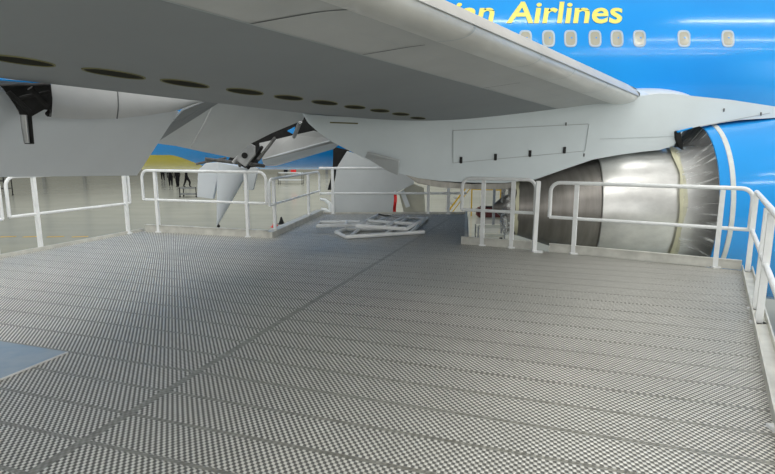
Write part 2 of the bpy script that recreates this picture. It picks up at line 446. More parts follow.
for x in xs:
    k = 1.0; dz = 0
    if x < -12: u = (-12 - x) / 20; k = 1 - .8 * u ** 1.5; dz = 1.9 * u ** 1.5
    if x > 22: u = (x - 22) / 9.6; k = max(.03, math.sqrt(max(0, 1 - u ** 2.2))); dz = -.5 * u
    rings.append([bm.verts.new((x, FY - FRY * k * math.cos(a), FZ + dz + FRZ * k * math.sin(a))) for a in [2 * PI * i / 96 for i in range(96)]])
for i in range(len(xs) - 1):
    for j in range(96): bm.faces.new((rings[i][j], rings[i][(j + 1) % 96], rings[i + 1][(j + 1) % 96], rings[i + 1][j]))
bm.faces.new(rings[0]); bm.faces.new(rings[-1])
fo = obj('fuselage', bm, fuselage_mat(), plane, True)
# fin and tailplane (aft, outside the frame)
bm = B(); slab(bm, [(-23, FY - .15, 6), (-31, FY - .15, 5.9), (-33.5, FY - .15, 14), (-30.5, FY - .15, 14)], .3, nrm=(0, 1, 0)); obj('tail_fin', bm, M['blue'], plane)
# windows
wphi = fus_phi(38.5)
def window(x):
    bm = B(); N = 28
    def ring(w, h, off):
        vs = []
        for k in range(N):
            a = 2 * PI * k / N; c, s = math.cos(a), math.sin(a)
            u = w * math.copysign(abs(c) ** .6, c); v = h * math.copysign(abs(s) ** .6, s)
            vs.append(bm.verts.new(fus(x + u, wphi + v / FRZ, off)))
        return vs
    r0, r1, r2 = ring(.165, .225, .002), ring(.155, .215, .014), ring(.122, .178, .010); r3 = ring(.118, .174, .004)
    for a, b in ((r0, r1), (r1, r2), (r2, r3)):
        for k in range(N): bm.faces.new((a[k], a[(k + 1) % N], b[(k + 1) % N], b[k]))
    f = bm.faces.new(r3); f.material_index = 1
    o = obj('cabin_window', bm, None, fo, False, [M['frame'], M['pane']]); return o
wx = [fus_x(p, wphi) for p in (548.5, 570.5, 595, 617, 639.5, 684, 728)]
pitch = (wx[4] - wx[1]) / 3
for x in wx + [wx[0] - pitch * i for i in range(1, 12)] + [wx[6] + pitch * i for i in (4, 5, 6, 7, 9, 10)]: window(x)
# lettering
def lettering(txt, px0, px1, pbase, ptop):
    cu = bpy.data.curves.new('lettering', 'FONT'); cu.body = txt; cu.shear = .22; cu.offset = .02; cu.resolution_u = 4; cu.space_character = 1.0
    o = bpy.data.objects.new('tmp', cu); COL.objects.link(o)
    dg = bpy.context.evaluated_depsgraph_get(); me = bpy.data.meshes.new_from_object(o.evaluated_get(dg)); COL.objects.unlink(o); bpy.data.objects.remove(o)
    bm = B(); bm.from_mesh(me)
    bmesh.ops.triangulate(bm, faces=bm.faces)
    bmesh.ops.subdivide_edges(bm, edges=[e for e in bm.edges if e.calc_length() > .2], cuts=2)
    xs_ = [v.co.x for v in bm.verts]; ys_ = [v.co.y for v in bm.verts]
    return bm, min(xs_), max(xs_), min(ys_), max(ys_)
pb, ptp = fus_phi(22.8), fus_phi(1.6)
X0, X1 = fus_x(506, pb), fus_x(622.5, (pb + ptp) / 2)
bm, a0, a1, b0, b1 = lettering('Airlines', 0, 0, 0, 0)
sx = (X1 - X0) / (a1 - a0); syy = (ptp - pb) * .98 / (b1 - 0)
for v in bm.verts: x, y = v.co.x, v.co.y; v.co = fus(X0 + (x - a0) * sx, pb + y * syy, .012)
obj('lettering', bm, M['letter'], fo)
bm, c0, c1, _, _ = lettering('Ukrainian', 0, 0, 0, 0)
XE = fus_x(495, pb)
for v in bm.verts: x, y = v.co.x, v.co.y; v.co = fus(XE + (x - c1) * sx, pb + y * syy, .012)
obj('lettering', bm, M['letter'], fo)

# ---- wing
LE0 = P(640, 98, 8.5); LE1 = P(412, 0, 2.95)
RE0 = P(305, 113, 8.5); RE1 = P(0, 77.5, 3.98)
def LE(Y): return LE0 + (LE1 - LE0) * ((8.5 - Y) / (8.5 - 2.95))
def RE(Y): return RE0 + (RE1 - RE0) * ((8.5 - Y) / (8.5 - 3.98))
low = [(0, 0), (.01, -.045), (.03, -.08), (.07, -.12)]
c0_ = (LE0.x - RE0.x)
prof0 = []
for px, py in ((600, 103.5), (570, 107.5), (535, 112), (500, 116), (465, 119.5), (430, 121), (400, 120.5), (370, 119)):
    p = P(px, py, 8.5); s = (LE0.x - p.x) / c0_; base = LE0.z + (RE0.z - LE0.z) * s; prof0.append((s, p.z - base))
low = [(0, 0), (.012, -.05), (.03, -.085)] + [(s, b) for s, b in prof0] + [(1, 0)]
low.sort()
def smoothprof(s):
    # light smoothing of the tabulated lower contour
    return (interp(low, max(0, s - .03)) + interp(low, s) * 2 + interp(low, min(1, s + .03))) / 4 if s > .06 else interp(low, s)
def wpt(Y, s, off=0.0):
    a, b = LE(Y), RE(Y); k = (a.x - b.x) / c0_
    p = a + (b - a) * s; p.z += smoothprof(s) * k - off; return p
def wup(Y, s):
    a, b = LE(Y), RE(Y); k = (a.x - b.x) / c0_
    p = a + (b - a) * s; p.z += k * .62 * (math.sqrt(s) * 1.6 * (1 - s * .55)) * .95 + .02 * k; return p
def whit(px, py):
    d = ray(px, py); prev = None
    for i in range(0, 1400):
        Y = 1.0 + i * .006; p = CAM + d * (Y / d.y); a, b = LE(Y), RE(Y); s = (a.x - p.x) / (a.x - b.x)
        if 0 <= s <= 1 and p.z >= wpt(Y, s).z:
            return Y, s, p
    return None
YI, YO = 8.72, -3.0
YR = 13.9
S1, S2 = .075, .24
def wing_part(name, sa, sb, m, nu=40, nv=10, y0=YO, y1=YI):
    bm = B(); grid(bm, lambda u, v: wpt(y0 + (y1 - y0) * u, sa + (sb - sa) * v), nu, nv); return bm
bm = wing_part('wing', S2, 1, None, 40, 26, y1=YR)
grid(bm, lambda u, v: wup(YO + (YR - YO) * u, v), 40, 14)
grid(bm, lambda u, v: wpt(YO + (YR - YO) * u, 1) * (1 - v) + wup(YO + (YR - YO) * u, 1) * v, 20, 1)
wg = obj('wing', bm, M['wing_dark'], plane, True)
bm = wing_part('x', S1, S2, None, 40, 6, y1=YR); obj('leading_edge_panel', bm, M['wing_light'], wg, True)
# slat: rounded nose
bm = B()
def nose(u, v):
    Y = YO + (8.55 - YO) * u; a, b = LE(Y), RE(Y); k = (a.x - b.x) / c0_
    q = wpt(Y, S1 + .004); t = wup(Y, .05)
    ang = v * PI
    # bezier like bulge from lower rear edge round the nose to the top
    ctrl = [q + Vector((0, 0, -.012)), wpt(Y, .03, .02) , a + Vector((.06 * k, -.0, -.06 * k)), a + Vector((.07 * k, 0, .08 * k)), t + Vector((0, 0, .02))]
    n_ = 4; r = Vector((0, 0, 0))
    for i, c in enumerate(ctrl): r += c * (math.comb(n_, i) * v ** i * (1 - v) ** (n_ - i))
    return r
grid(bm, nose, 40, 16); obj('slat', bm, M['slat'], wg, True)
bm = B()
def nose2(u, v):
    Y = 8.55 + (YR - 8.55) * u; a = LE(Y); q = wpt(Y, S1); t = wup(Y, .05); r = Vector((0, 0, 0))
    for i, c in enumerate([q, a + Vector((.08, 0, -.1)), a + Vector((.1, 0, .15)), t]): r += c * (math.comb(3, i) * v ** i * (1 - v) ** (3 - i))
    return r
grid(bm, nose2, 10, 10); obj('leading_edge', bm, M['white'], wg, True)
# chordwise seams on the leading-edge panels and slat
def seam_y(px, s):
    lo, hi = .5, 8.5
    for _ in range(40):
        m_ = (lo + hi) / 2
        if proj(wpt(m_, s))[0] < px: lo = m_
        else: hi = m_
    return lo
for px, sa, sb in ((362, S2, .12), (483, S2, .15), (560, S2, .08), (250, S2, .08), (590, S2, .1)):
    Y = seam_y(px, sa); bm = B()
    grid(bm, lambda u, v: wpt(Y + (v - .5) * .012 + u * .0, sa + (sb - sa) * u, .003), 8, 1); obj('panel_seam', bm, M['seam'], wg)
for s in (.155,):
    bm = B(); grid(bm, lambda u, v: wpt(1.0 + 7.3 * u, s + (v - .5) * .0012, .003), 30, 1); obj('panel_seam', bm, M['faint'], wg)
bm = B(); grid(bm, lambda u, v: wpt(1.0 + 7.5 * u, S2 + (v - .5) * .003, .003), 30, 1); obj('panel_seam', bm, M['faint'], wg)
for px in (520, 555, 590, 450):
    Y = seam_y(px, .05); bm = B()
    grid(bm, lambda u, v: nose((Y + (v - .5) * .01 - YO) / (8.55 - YO), .02 + .6 * u) + Vector((.004, -.004, -.004)), 12, 1); obj('panel_seam', bm, M['faint'], wg)
# oval access openings near the rear spar
spd = (RE0 - RE1).normalized(); spd.z = 0; spd.normalize(); chd = Vector((spd.y, -spd.x, 0))
for px, py, w in ((22, 60.5, 72), (115.5, 73.5, 65), (186, 83.5, 50), (245.5, 91.5, 38), (289, 97.5, 30), (325, 102.5, 27), (355, 107, 22), (380, 110.5, 20), (401, 114, 18), (418, 118, 16)):
    h = whit(px, py)
    if not h: continue
    Y, s, p = h; short = .10 if px > 240 else .09
    a, b = proj(p - spd * .1), proj(p + spd * .1); per = abs(b[0] - a[0]) / .2
    a2, b2 = proj(p - chd * short), proj(p + chd * short); cw = abs(b2[0] - a2[0])
    half = min(.36, max(short * 1.15, math.sqrt(max(0, w * w - cw * cw)) / 2 / per))
    def sp(u, v, off):
        q = p + spd * u + chd * v; s_ = (LE(q.y).x - q.x) / (LE(q.y).x - RE(q.y).x); return wpt(q.y, min(1, s_), off)
    bm = B(); N = 32
    def rg(k, off): return [bm.verts.new(sp(half * k * math.cos(2 * PI * i / N), short * k * math.sin(2 * PI * i / N), off)) for i in range(N)]
    r0, r1, r2 = rg(1.0, .0), rg(.99, .006), rg(.94, .006); r3 = rg(.93, .002)
    for x_, y_ in ((r0, r1), (r1, r2), (r2, r3)):
        for k in range(N): bm.faces.new((x_[k], x_[(k + 1) % N], y_[(k + 1) % N], y_[k]))
    f = bm.faces.new(r3); f.material_index = 1
    obj('access_opening', bm, None, wg, False, [M['primer'], M['hole']])
# wing root fairing, seen above the pylon
bm = B()
RZ = P(650, 104, 12.9).z; RH = P(650, 83, 12.9).z - RZ; RX0, RX1 = P(600, 90, 12.9).x, P(726, 90, 12.9).x
def rootf(u, v):
    env = (1 - abs(2 * u - 1) ** 2.2) ** .6 if 0 < u < 1 else 0
    a = PI * v; return Vector((RX0 + (RX1 - RX0) * u, 14.1 - 1.2 * env * math.sin(a), RZ - RH * env * math.cos(a)))
grid(bm, rootf, 30, 16); obj('wing_root_fairing', bm, M['white'], plane, True)

# ---- flaps
def panel(name, pts, m, thick=.03, parent=plane, lab=None):
    bm = B(); slab(bm, [P(*p) for p in pts], thick); 
    bmesh.ops.bevel(bm, geom=list(bm.edges), offset=min(.008, thick * .3), segments=1, affect='EDGES', clamp_overlap=True)
    o = obj(name, bm, m, parent); 
    if lab: o['label'] = lab
    return o
# outboard flap (large lowered panel at left), slightly curved
T0, T1 = P(179, 111, 6.2), P(0, 92, 4.28); B0, B1 = P(137, 175.5, 6.35), P(0, 177, 4.79)
def flapf(u, v):
    a = T0 + (T1 - T0) * u * 1.9; b = B0 + (B1 - B0) * u * 1.9; p = a + (b - a) * v
    nrm = (T1 - T0).cross(B0 - T0).normalized()
    if nrm.dot(CAM - T0) < 0: nrm = -nrm
    return p + nrm * (.03 * math.sin(PI * v) * min(1, u * 8))
bm = B(); grid(bm, flapf, 24, 14)
nb = (T1 - T0).cross(B0 - T0).normalized(); nb = -nb if nb.dot(CAM - T0) > 0 else nb
grid(bm, lambda u, v: flapf(u, v) * .0 + (T0 + (T1 - T0) * u * 1.9) * (1 - v) + (B0 + (B1 - B0) * u * 1.9) * v + nb * .10 * math.sin(PI * (v * .96 + .04)) ** .7, 24, 10)
flp = obj('flap', bm, M['flap'], plane, True)
# upper cove panel (fore flap)
A0, A1 = P(222, 95, 6.55), P(51, 83.5, 4.62); C0, C1 = P(205, 101, 6.45), P(51, 118, 4.5)
def cove(u, v):
    bx = 205 - (205 - 51) * u; top = P(bx + 17 * (1 - u) ** 6, 95.5 - 12 * u, 6.55 + (4.62 - 6.55) * u); by = interp([(51, 118), (80, 119), (118, 118.5), (150, 115), (178, 110.5), (205, 100)], bx)
    b = P(bx, by, 6.4 + (4.45 - 6.4) * u); p = top * (1 - v) + b * v
    return p + Vector((.5, -.5, -.3)).normalized() * (.04 * math.sin(PI * v))
bm = B(); grid(bm, cove, 30, 8)
grid(bm, lambda u, v: cove(u, v) + Vector((-.03, .03, .02)), 30, 8); cv = obj('fore_flap', bm, M['wing_light'], plane, True)
bm = B(); tube(bm, [cove((205 - 117) / 154, v / 6) + Vector((.004, -.008, -.002)) for v in range(7)], .006, 6); obj('panel_seam', bm, M['seam'], cv)
# strip in front of the flap bay at frame's left: drive bay
bm = B()
A2, A3 = P(52, 82.5, 4.65), P(-60, 74, 3.8)
bar(bm, A2 + Vector((0, 0, -.01)), A3 + Vector((0, 0, -.01)), .02, .012); obj('seal_strip', bm, M['cowlblue'], plane)
panel('flap_bay_cover', [(-60, 77, 3.95), (52, 82, 4.8), (51, 92, 4.85), (-60, 98, 4.0)], M['wing_dark'], .02)
# flap drive bracket
br = panel('flap_track', [(0, 86, 4.2), (51, 84, 4.5), (52.5, 98, 4.5), (52.5, 117, 4.5), (46.5, 117, 4.5), (46.5, 113.5, 4.5), (51, 112.5, 4.5), (49, 109, 4.5), (44, 109, 4.5), (28, 119, 4.4), (21, 117, 4.4), (17, 107, 4.35), (3, 88, 4.25)], M['dark'], .06)
bm = B(); tube(bm, [P(23.5, 115, 4.33), P(25, 128, 4.33), P(27, 143, 4.33)], [.026, .026, .022], 10); obj('drive_arm', bm, M['steel'], br, True)
bm = B(); bar(bm, P(27, 116, 4.36), P(29.5, 144, 4.36), .03, .06); obj('drive_arm', bm, M['dark'], br)
for (a, b, r) in (((8, 92), (30, 112), .02), ((30, 88), (48, 106), .025), ((20, 98), (50, 92), .015)):
    bm = B(); tube(bm, [P(*a, 4.2), P(*b, 4.3)], r, 8); obj('linkage_rod', bm, M['dark'], br, True)
panel('flap_end_plate', [(223, 95, 6.7), (183, 111, 6.5), (176, 119, 6.6), (172, 122, 6.7), (158, 142, 6.9), (219, 103, 7.0)], M['wing_dark'], .03)
# inboard panel
def plane_panel(name, tri, pts, m, thick):
    a, b, c = [P(*t) for t in tri]; nn = (b - a).cross(c - a).normalized(); q = []
    for px, py in pts:
        d = ray(px, py); q.append(CAM + d * ((a - CAM).dot(nn) / d.dot(nn)))
    bm = B(); slab(bm, q, thick); return obj(name, bm, m, plane)
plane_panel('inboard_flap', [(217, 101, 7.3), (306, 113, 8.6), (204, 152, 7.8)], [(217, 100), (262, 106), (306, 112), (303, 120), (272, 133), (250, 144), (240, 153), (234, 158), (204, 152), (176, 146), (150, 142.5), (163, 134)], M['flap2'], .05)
bm = B(); tube(bm, [P(214, 103, 7.22), P(205, 122, 7.2), P(191, 147, 7.2)], .006, 6); obj('stiffener', bm, M['wing_light'], plane, True)
panel('pylon_side_flap', [(259, 143, 9.3), (294, 135, 9.3), (314, 130.5, 9.3), (345, 140, 9.3), (330, 143, 9.2), (262, 160, 9.2)], M['wing_light'], .04)
panel('flap_lower_face', [(262, 160, 9.2), (330, 141.5, 9.2), (345, 140, 9.3), (334, 149, 9.6), (277, 166, 9.6), (264, 166, 9.6)], M['flap'], .03)
# dark bay above it
panel('wheel_well', [(228, 160, 9.75), (240, 140, 9.75), (303, 108, 9.75), (352, 120, 9.75), (352, 140, 9.75), (316, 136, 9.75), (262, 150, 9.75), (256, 167, 9.75), (245, 168, 9.75)], M['dark'], .05)
panel('seal_strip', [(287, 131, 9.6), (295, 126.5, 9.6), (294.5, 135, 9.6)], M['cowlblue'], .02)
for (a, b, r, m) in (((233, 163), (258, 132), .03, 'steel'), ((258, 160), (275, 138), .03, 'midm'), ((300, 122), (294, 137), .035, 'steel'), ((196, 164), (226, 158), .02, 'midm'), ((205, 159), (240, 163), .03, 'midm'), ((250, 164), (264, 166), .03, 'midm'), ((262, 147), (248, 168), .03, 'dark'), ((236, 150), (240, 166), .03, 'midm')):
    bm = B(); tube(bm, [P(*a, 8.9), P(*b, 9.2)], r, 8); obj('linkage_rod', bm, M[m], plane, True)
bp = panel('hinge_bracket', [(236, 152, 8.7), (247, 142, 8.7), (255, 146, 8.7), (255, 155, 8.7), (245, 167, 8.7), (237, 161, 8.7)], M['steel'], .05)
bm = B(); c = P(244.5, 155.5, 8.68); N = 20
slab(bm, [c + Vector((.05 * math.cos(2 * PI * i / N), 0, .05 * math.sin(2 * PI * i / N))) for i in range(N)], .01); obj('pivot_hole', bm, M['dark'], bp)
# hanging flap-track fairings (canoe tails)
def canoe(name, top, tip, w, m, tipm=None):
    bm = B(); (tx0, ty0), (tx1, ty1) = top; Y = 11.0
    a, b, c_ = P(tx0, ty0, Y), P(tx1, ty1, Y), P(*tip, Y)
    rings = []
    for i in range(13):
        t = i / 12; l = a.lerp(c_, t); r_ = b.lerp(c_, t); bul = .10 * math.sin(PI * t * .9); mid = (l + r_) / 2; hw = (r_ - l).length / 2 * (1 + bul) + .01
        d = (r_ - l).normalized() if (r_ - l).length > 1e-4 else (b - a).normalized()
        rings.append([bm.verts.new(mid + d * hw * math.cos(2 * PI * k / 16) + Vector((0, 1, 0)) * w * (1 - t * .92) * math.sin(2 * PI * k / 16)) for k in range(16)])
    for i in range(12):
        for k in range(16): bm.faces.new((rings[i][k], rings[i][(k + 1) % 16], rings[i + 1][(k + 1) % 16], rings[i + 1][k]))
    bm.faces.new(rings[0]); bm.faces.new(rings[-1])
    return obj(name, bm, m, plane, True)
cn = canoe('track_fairing', ((219, 162), (249, 168)), (217, 226), .2, M['flap'])
bm = B(); bmesh.ops.create_uvsphere(bm, u_segments=12, v_segments=8, radius=.035, matrix=Matrix.Translation(P(218.5, 226, 11))); obj('fairing_tip', bm, M['rubber'], cn, True)
panel('track_fairing', [(198, 170, 11.3), (206, 163, 11.3), (221, 162, 11.3), (213, 199, 11.3), (197, 197, 11.3)], M['flap'], .12)
panel('track_fairing', [(247, 166, 11.8), (258, 168, 11.8), (253, 190, 11.8), (243, 190, 11.8)], M['flap2'], .1)

# ---- pylon
PYN = 8.45; PYF = 9.15
def prism(bm, pts2, y0, y1, bev=0.0, seg=1):
    a = [P(px, py, y0) for px, py in pts2]
    f = [bm.verts.new(p) for p in a]; g = [bm.verts.new((p.x, y1, p.z)) for p in a]
    n_ = len(a); bm.faces.new(f); bm.faces.new(g[::-1])
    for i in range(n_): bm.faces.new((f[i], f[(i + 1) % n_], g[(i + 1) % n_], g[i]))
    if bev: bmesh.ops.bevel(bm, geom=[e for e in bm.edges if abs(e.verts[0].co.y - e.verts[1].co.y) < 1e-4], offset=bev, segments=seg, affect='EDGES', clamp_overlap=True)
pyl = [(302, 113), (330, 116), (370, 118), (430, 120), (500, 115), (570, 106), (640, 96), (660, 93.5), (680, 94.5), (698, 96.5), (732, 100), (775, 106.5), (800, 111), (860, 121), (860, 126), (775, 116.5), (740, 120), (700, 126), (683, 129), (675, 146), (660, 150), (640, 152), (618, 155), (593, 159.5), (565, 169), (536, 179.5), (505, 183), (470, 182.5), (440, 181), (418, 178), (400, 173.5), (380, 165), (362, 157), (345, 148.5), (330, 141), (318, 132), (308, 123)]
bm = B(); prism(bm, pyl, PYN, PYF, .02, 2); py_o = obj('pylon', bm, M['pylon'], plane, True)
bm = B(); prism(bm, [(398, 170), (420, 178), (440, 181.5), (470, 184), (505, 184.5), (515, 181), (515, 188), (500, 189.5), (470, 189), (440, 187.5), (418, 183.5)], PYN + .06, PYF - .06, .02, 2); obj('heat_shield', bm, M['heat'], py_o, True)
def pline(px0, py0, px1, py1, w=.012, m='faint'):
    bm = B(); a, b = P(px0, py0, PYN - .004), P(px1, py1, PYN - .004); bar(bm, a, b, w, .006, up=(0, -1, 0)); return obj('panel_seam', bm, M[m], py_o)
pline(453, 130.5, 453, 163); pline(453, 130.5, 588, 124); pline(453, 163, 585, 151, .01); pline(585, 151, 589, 124, .008)
pline(330, 122.5, 358, 123.5, .02, 'primer'); pline(700, 126.5, 770, 113, .012); pline(600, 139, 680, 136, .006)
for px, py in ((461, 160), (495.5, 157), (530, 153.5), (564.5, 150)):
    bm = B(); p = P(px, py, PYN - .006); box(bm, p, (.045, .014, .10)); box(bm, p + Vector((0, -.008, -.03)), (.025, .014, .05))
    bmesh.ops.bevel(bm, geom=list(bm.edges), offset=.003, segments=1, affect='EDGES'); obj('latch', bm, M['rubber'], py_o)
for px, py in ((566, 124), (584, 155), (724, 110), (761, 114)):
    bm = B(); p = P(px, py, PYN - .006); box(bm, p, (.02, .01, .05)); obj('drain_mast', bm, M['seam'], py_o)
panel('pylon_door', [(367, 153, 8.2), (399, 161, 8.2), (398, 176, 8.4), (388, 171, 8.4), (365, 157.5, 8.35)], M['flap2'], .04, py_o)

# ---- engine
EY, EZ = 8.95, P(700, 207, 8.95).z
X = lambda px, py=205: P(px, py, EY).x
XE0 = X(686)
RC = 1.40
bm = B(); lathe_x(bm, [(XE0, RC - .02), (XE0 + .004, RC), (XE0 + .3, RC + .045), (XE0 + .8, RC + .1), (XE0 + 1.6, RC + .2), (XE0 + 2.4, RC + .19), (XE0 + 3.1, RC + .04), (XE0 + 3.4, RC - .08), (XE0 + 3.3, RC - .22), (XE0 + 2.6, RC - .3)], EY, EZ, 128)
cw = obj('engine_cowl', bm, M['cowlblue'], plane, True)
bm = B(); lathe_x(bm, [(XE0, RC - .02), (XE0 + .5, RC - .06), (XE0 + 1.4, RC - .1)], EY, EZ, 96); lathe_x(bm, [(XE0 + 1.4, RC - .1), (XE0 + 1.4, .5)], EY, EZ, 96); obj('fan_duct', bm, M['dark'], cw, True)
bm = B(); lathe_x(bm, [(XE0 + 2.6, RC - .3), (XE0 + 2.6, .05)], EY, EZ, 64); obj('fan_face', bm, M['midm'], cw, True)
bm = B(); tube(bm, [Vector((XE0 + 3.35, EY, EZ)) + Vector((SK * math.cos(2 * PI * k / 64), math.cos(2 * PI * k / 64), math.sin(2 * PI * k / 64))) * (RC - .07) for k in range(65)], .1, 10); obj('intake_lip', bm, M['alu'], cw, True)
bm = B(); lathe_x(bm, [(XE0 + .145, RC + .022), (XE0 + .15, RC + .033), (XE0 + .215, RC + .042), (XE0 + .22, RC + .032)], EY, EZ, 128)
tape = tag(obj('tape_band', bm, M['tapew'], None, True), 'pale tape band stuck round the rear of the blue engine cowling', 'tape')
# core
xc0, xc1 = X(593), X(690)
rr = lambda px, py_top: abs(P(px, py_top, EY).z - EZ)
r604, r680 = rr(593, 157.5), rr(680, 148)
bm = B(); lathe_x(bm, [(xc0, r604 + .0), (xc0 + .01, r604 + .02), (xc0 + .4, (r604 * .55 + r680 * .45) + .05), (X(655), r680 * .98 + .01), (X(680), r680 + .02), (XE0 + .4, r680 + .04), (XE0 + 1.2, r680 + .0)], EY, EZ, 96)
core = obj('core_cowl', bm, M['core'], plane, True)
xn = X(508); rn = rr(535, 180.5) * .95
bm = B(); lathe_x(bm, [(xn + .6, .12), (xn + .1, rn - .06), (xn, rn - .03), (xn, rn), (X(555), (rn + r604) / 2 + .055), (xc0 + .05, r604 - .015), (xc0 + .3, r604 - .02)], EY, EZ, 96)
nz = obj('exhaust_nozzle', bm, M['nozzle'], plane, True)
bm = B(); lathe_x(bm, [(X(575) - .004, (rn + r604) / 2 + .075), (X(575) + .012, (rn + r604) / 2 + .078)], EY, EZ, 96); obj('weld_seam', bm, M['dark'], nz, True)
bm = B(); lathe_x(bm, [(xn - .25, .05), (xn - .1, .18), (xn + .3, .34), (xn + 1, .36)], EY, EZ, 48); obj('exhaust_plug', bm, M['nozzle'], nz, True)
bm = B(); lathe_x(bm, [(X(637), r680 * .955), (X(637) + .006, r680 * .957)], EY, EZ, 96); 
# plastic film + tape between core and cowl
fm = film_mat('plastic_film_radial', .7, True); fm2 = film_mat('plastic_film', .8)
xt = X(662); rt = r680 + .03
fl = thing('plastic_film', 'clear plastic film taped over the gap between silver core and blue cowling', 'plastic sheet', (0, 0, 0)); fl.location = (xt, EY, EZ)
me_b = B()
def filmf(u, v):
    a = 2 * PI * u; w = .018 * math.sin(a * 23 + v * 3) + .012 * math.sin(a * 41 - v * 5) + .015 * math.sin(a * 9)
    r = rt + (RC + .0 - rt) * v ** .8 - .09 * math.sin(PI * v) + w * math.sin(PI * v); x = (XE0 - xt + .02) * v - SK * r * math.cos(a)
    return Vector((x, -r * math.cos(a), r * math.sin(a)))
grid(me_b, filmf, 240, 12)
me = bpy.data.meshes.new('film_sheet'); me_b.to_mesh(me); me_b.free(); me.materials.append(fm)
for p in me.polygons: p.use_smooth = True
o = bpy.data.objects.new('film_sheet', me); COL.objects.link(o); o.parent = fl
bm = B(); N = 140
def tapef(x0, w, r, wob):
    def f(u, v):
        a = 2 * PI * u; x = x0 + wob * (math.sin(a * 5) + .6 * math.sin(a * 11 + 1)) + (v - .5) * w * (1 + .3 * math.sin(a * 7)) - SK * r * math.cos(a); return Vector((x, -(r + .006) * math.cos(a), (r + .006) * math.sin(a)))
    return f
grid(bm, tapef(0, .10, rt, .012), N, 2)
me = bpy.data.meshes.new('masking_tape'); bm.to_mesh(me); bm.free(); me.materials.append(M['tape']); o = bpy.data.objects.new('masking_tape', me); COL.objects.link(o); o.parent = fl
# bag over the nozzle
bg = thing('plastic_cover', 'crumpled clear plastic cover taped over the open engine nozzle end', 'plastic sheet', (xn, EY, EZ))
bm = B()
def bagf(u, v):
    a = 2 * PI * u; wv = .02 * math.sin(a * 13 + v * 4) + .015 * math.sin(a * 29)
    if v < .5: t = v / .5; r = rn + .03 + wv * (1 - t); x = .8 - .84 * t
    else: t = (v - .5) / .5; r = (rn + .03) * (1 - t) + .02; x = -.04 - .06 * math.sin(PI * t) + wv
    return Vector((x - SK * r * math.cos(a), -r * math.cos(a), r * math.sin(a)))
grid(bm, bagf, 140, 14); me = bpy.data.meshes.new('cover_sheet'); bm.to_mesh(me); bm.free(); me.materials.append(fm2); o = bpy.data.objects.new('cover_sheet', me); COL.objects.link(o); o.parent = bg
bm = B(); grid(bm, tapef(.15, .07, rn + .05, .012), N, 2); me = bpy.data.meshes.new('masking_tape'); bm.to_mesh(me); bm.free(); me.materials.append(M['tape']); o = bpy.data.objects.new('masking_tape', me); COL.objects.link(o); o.parent = bg
# black bracket at the top of the gap
panel('seal_bracket', [(676, 131, 8.4), (681, 130, 8.4), (681, 138, 8.4), (684, 150, 8.4), (679, 147, 8.4), (676, 138, 8.4)], M['dark'], .06)
panel('seal_strip', [(677, 131, 8.38), (693, 127, 8.38), (693, 128.3, 8.38), (678, 133, 8.38)], M['cowlblue'], .03)

# ---- landing gear door and items behind the rear railing
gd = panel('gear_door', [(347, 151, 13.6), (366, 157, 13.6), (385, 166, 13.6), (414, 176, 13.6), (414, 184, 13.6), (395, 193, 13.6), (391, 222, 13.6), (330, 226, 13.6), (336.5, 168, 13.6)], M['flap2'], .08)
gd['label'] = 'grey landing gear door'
panel('gear_bay_edge', [(333, 147, 13.75), (350, 150, 13.75), (337, 170, 13.75), (332, 190, 13.75), (327.5, 190, 13.75), (333, 170, 13.75)], M['dark'], .05)
panel('belly_door', [(412, 183, 13.9), (424, 188, 13.9), (426, 222, 13.9), (406, 222, 13.9), (399, 193, 13.9)], M['cream'], .06)
bm = B(); bar(bm, P(402, 191, 13.8), P(408, 207, 13.8), .12, .03, up=(0, -1, 0)); obj('door_highlight', bm, M['white'], gd)  # white bar standing in for the highlight on the cream door
# landing gear leg behind (partly hidden)
gr = obj('landing_gear_leg', (lambda b: (tube(b, [(-1.2, 15.0, 1.6), (-1.2, 15.0, ZF + .55)], .16, 14), b)[1])(B()), M['white'], plane, True)
for dx in (-.72, .72):
    for dy in (-.45, .45):
        bm = B(); c = Vector((-1.2 + dx, 15 + dy, ZF + .58)); N = 32
        prof = [(.12, -.16), (.5, -.2), (.57, -.14), (.585, 0), (.57, .14), (.5, .2), (.12, .16)]
        rg_ = [[bm.verts.new(c + Vector((r * math.cos(2 * PI * k / N), y, r * math.sin(2 * PI * k / N)))) for k in range(N)] for r, y in prof]
        for i in range(len(prof) - 1):
            for k in range(N): bm.faces.new((rg_[i][k], rg_[i][(k + 1) % N], rg_[i + 1][(k + 1) % N], rg_[i + 1][k]))
        bm.faces.new(rg_[0]); bm.faces.new(rg_[-1]); obj('wheel', bm, M['rubber'], gr, True)
bm = B(); tube(bm, [(-2.0, 15, ZF + .58), (-.4, 15, ZF + .58)], .12, 12)
for dx in (-.72, .72): tube(bm, [(-1.2 + dx, 14.4, ZF + .58), (-1.2 + dx, 15.6, ZF + .58)], .07, 10)
obj('bogie_beam', bm, M['steel'], gr, True)

# streamer on rear rail
Yr = P(395, 200, 12.85).y
bm = B(); N = 14
grid(bm, lambda u, v: P(395 + (v - .5) * 3 + .5 * math.sin(u * 6), 193 + 21 * u, 12.55 + .03 * math.sin(u * 8 + v)), N, 2)
st = tag(obj('warning_streamer', bm, M['red']), 'red warning streamer hanging upright from the rear railing', 'streamer')
bm = B(); tube(bm, [P(395, 192.8, 12.56), P(395, 191.8, 12.56) + Vector((0, .1, .01))], .01, 6); obj('cord', bm, M['white'], st)
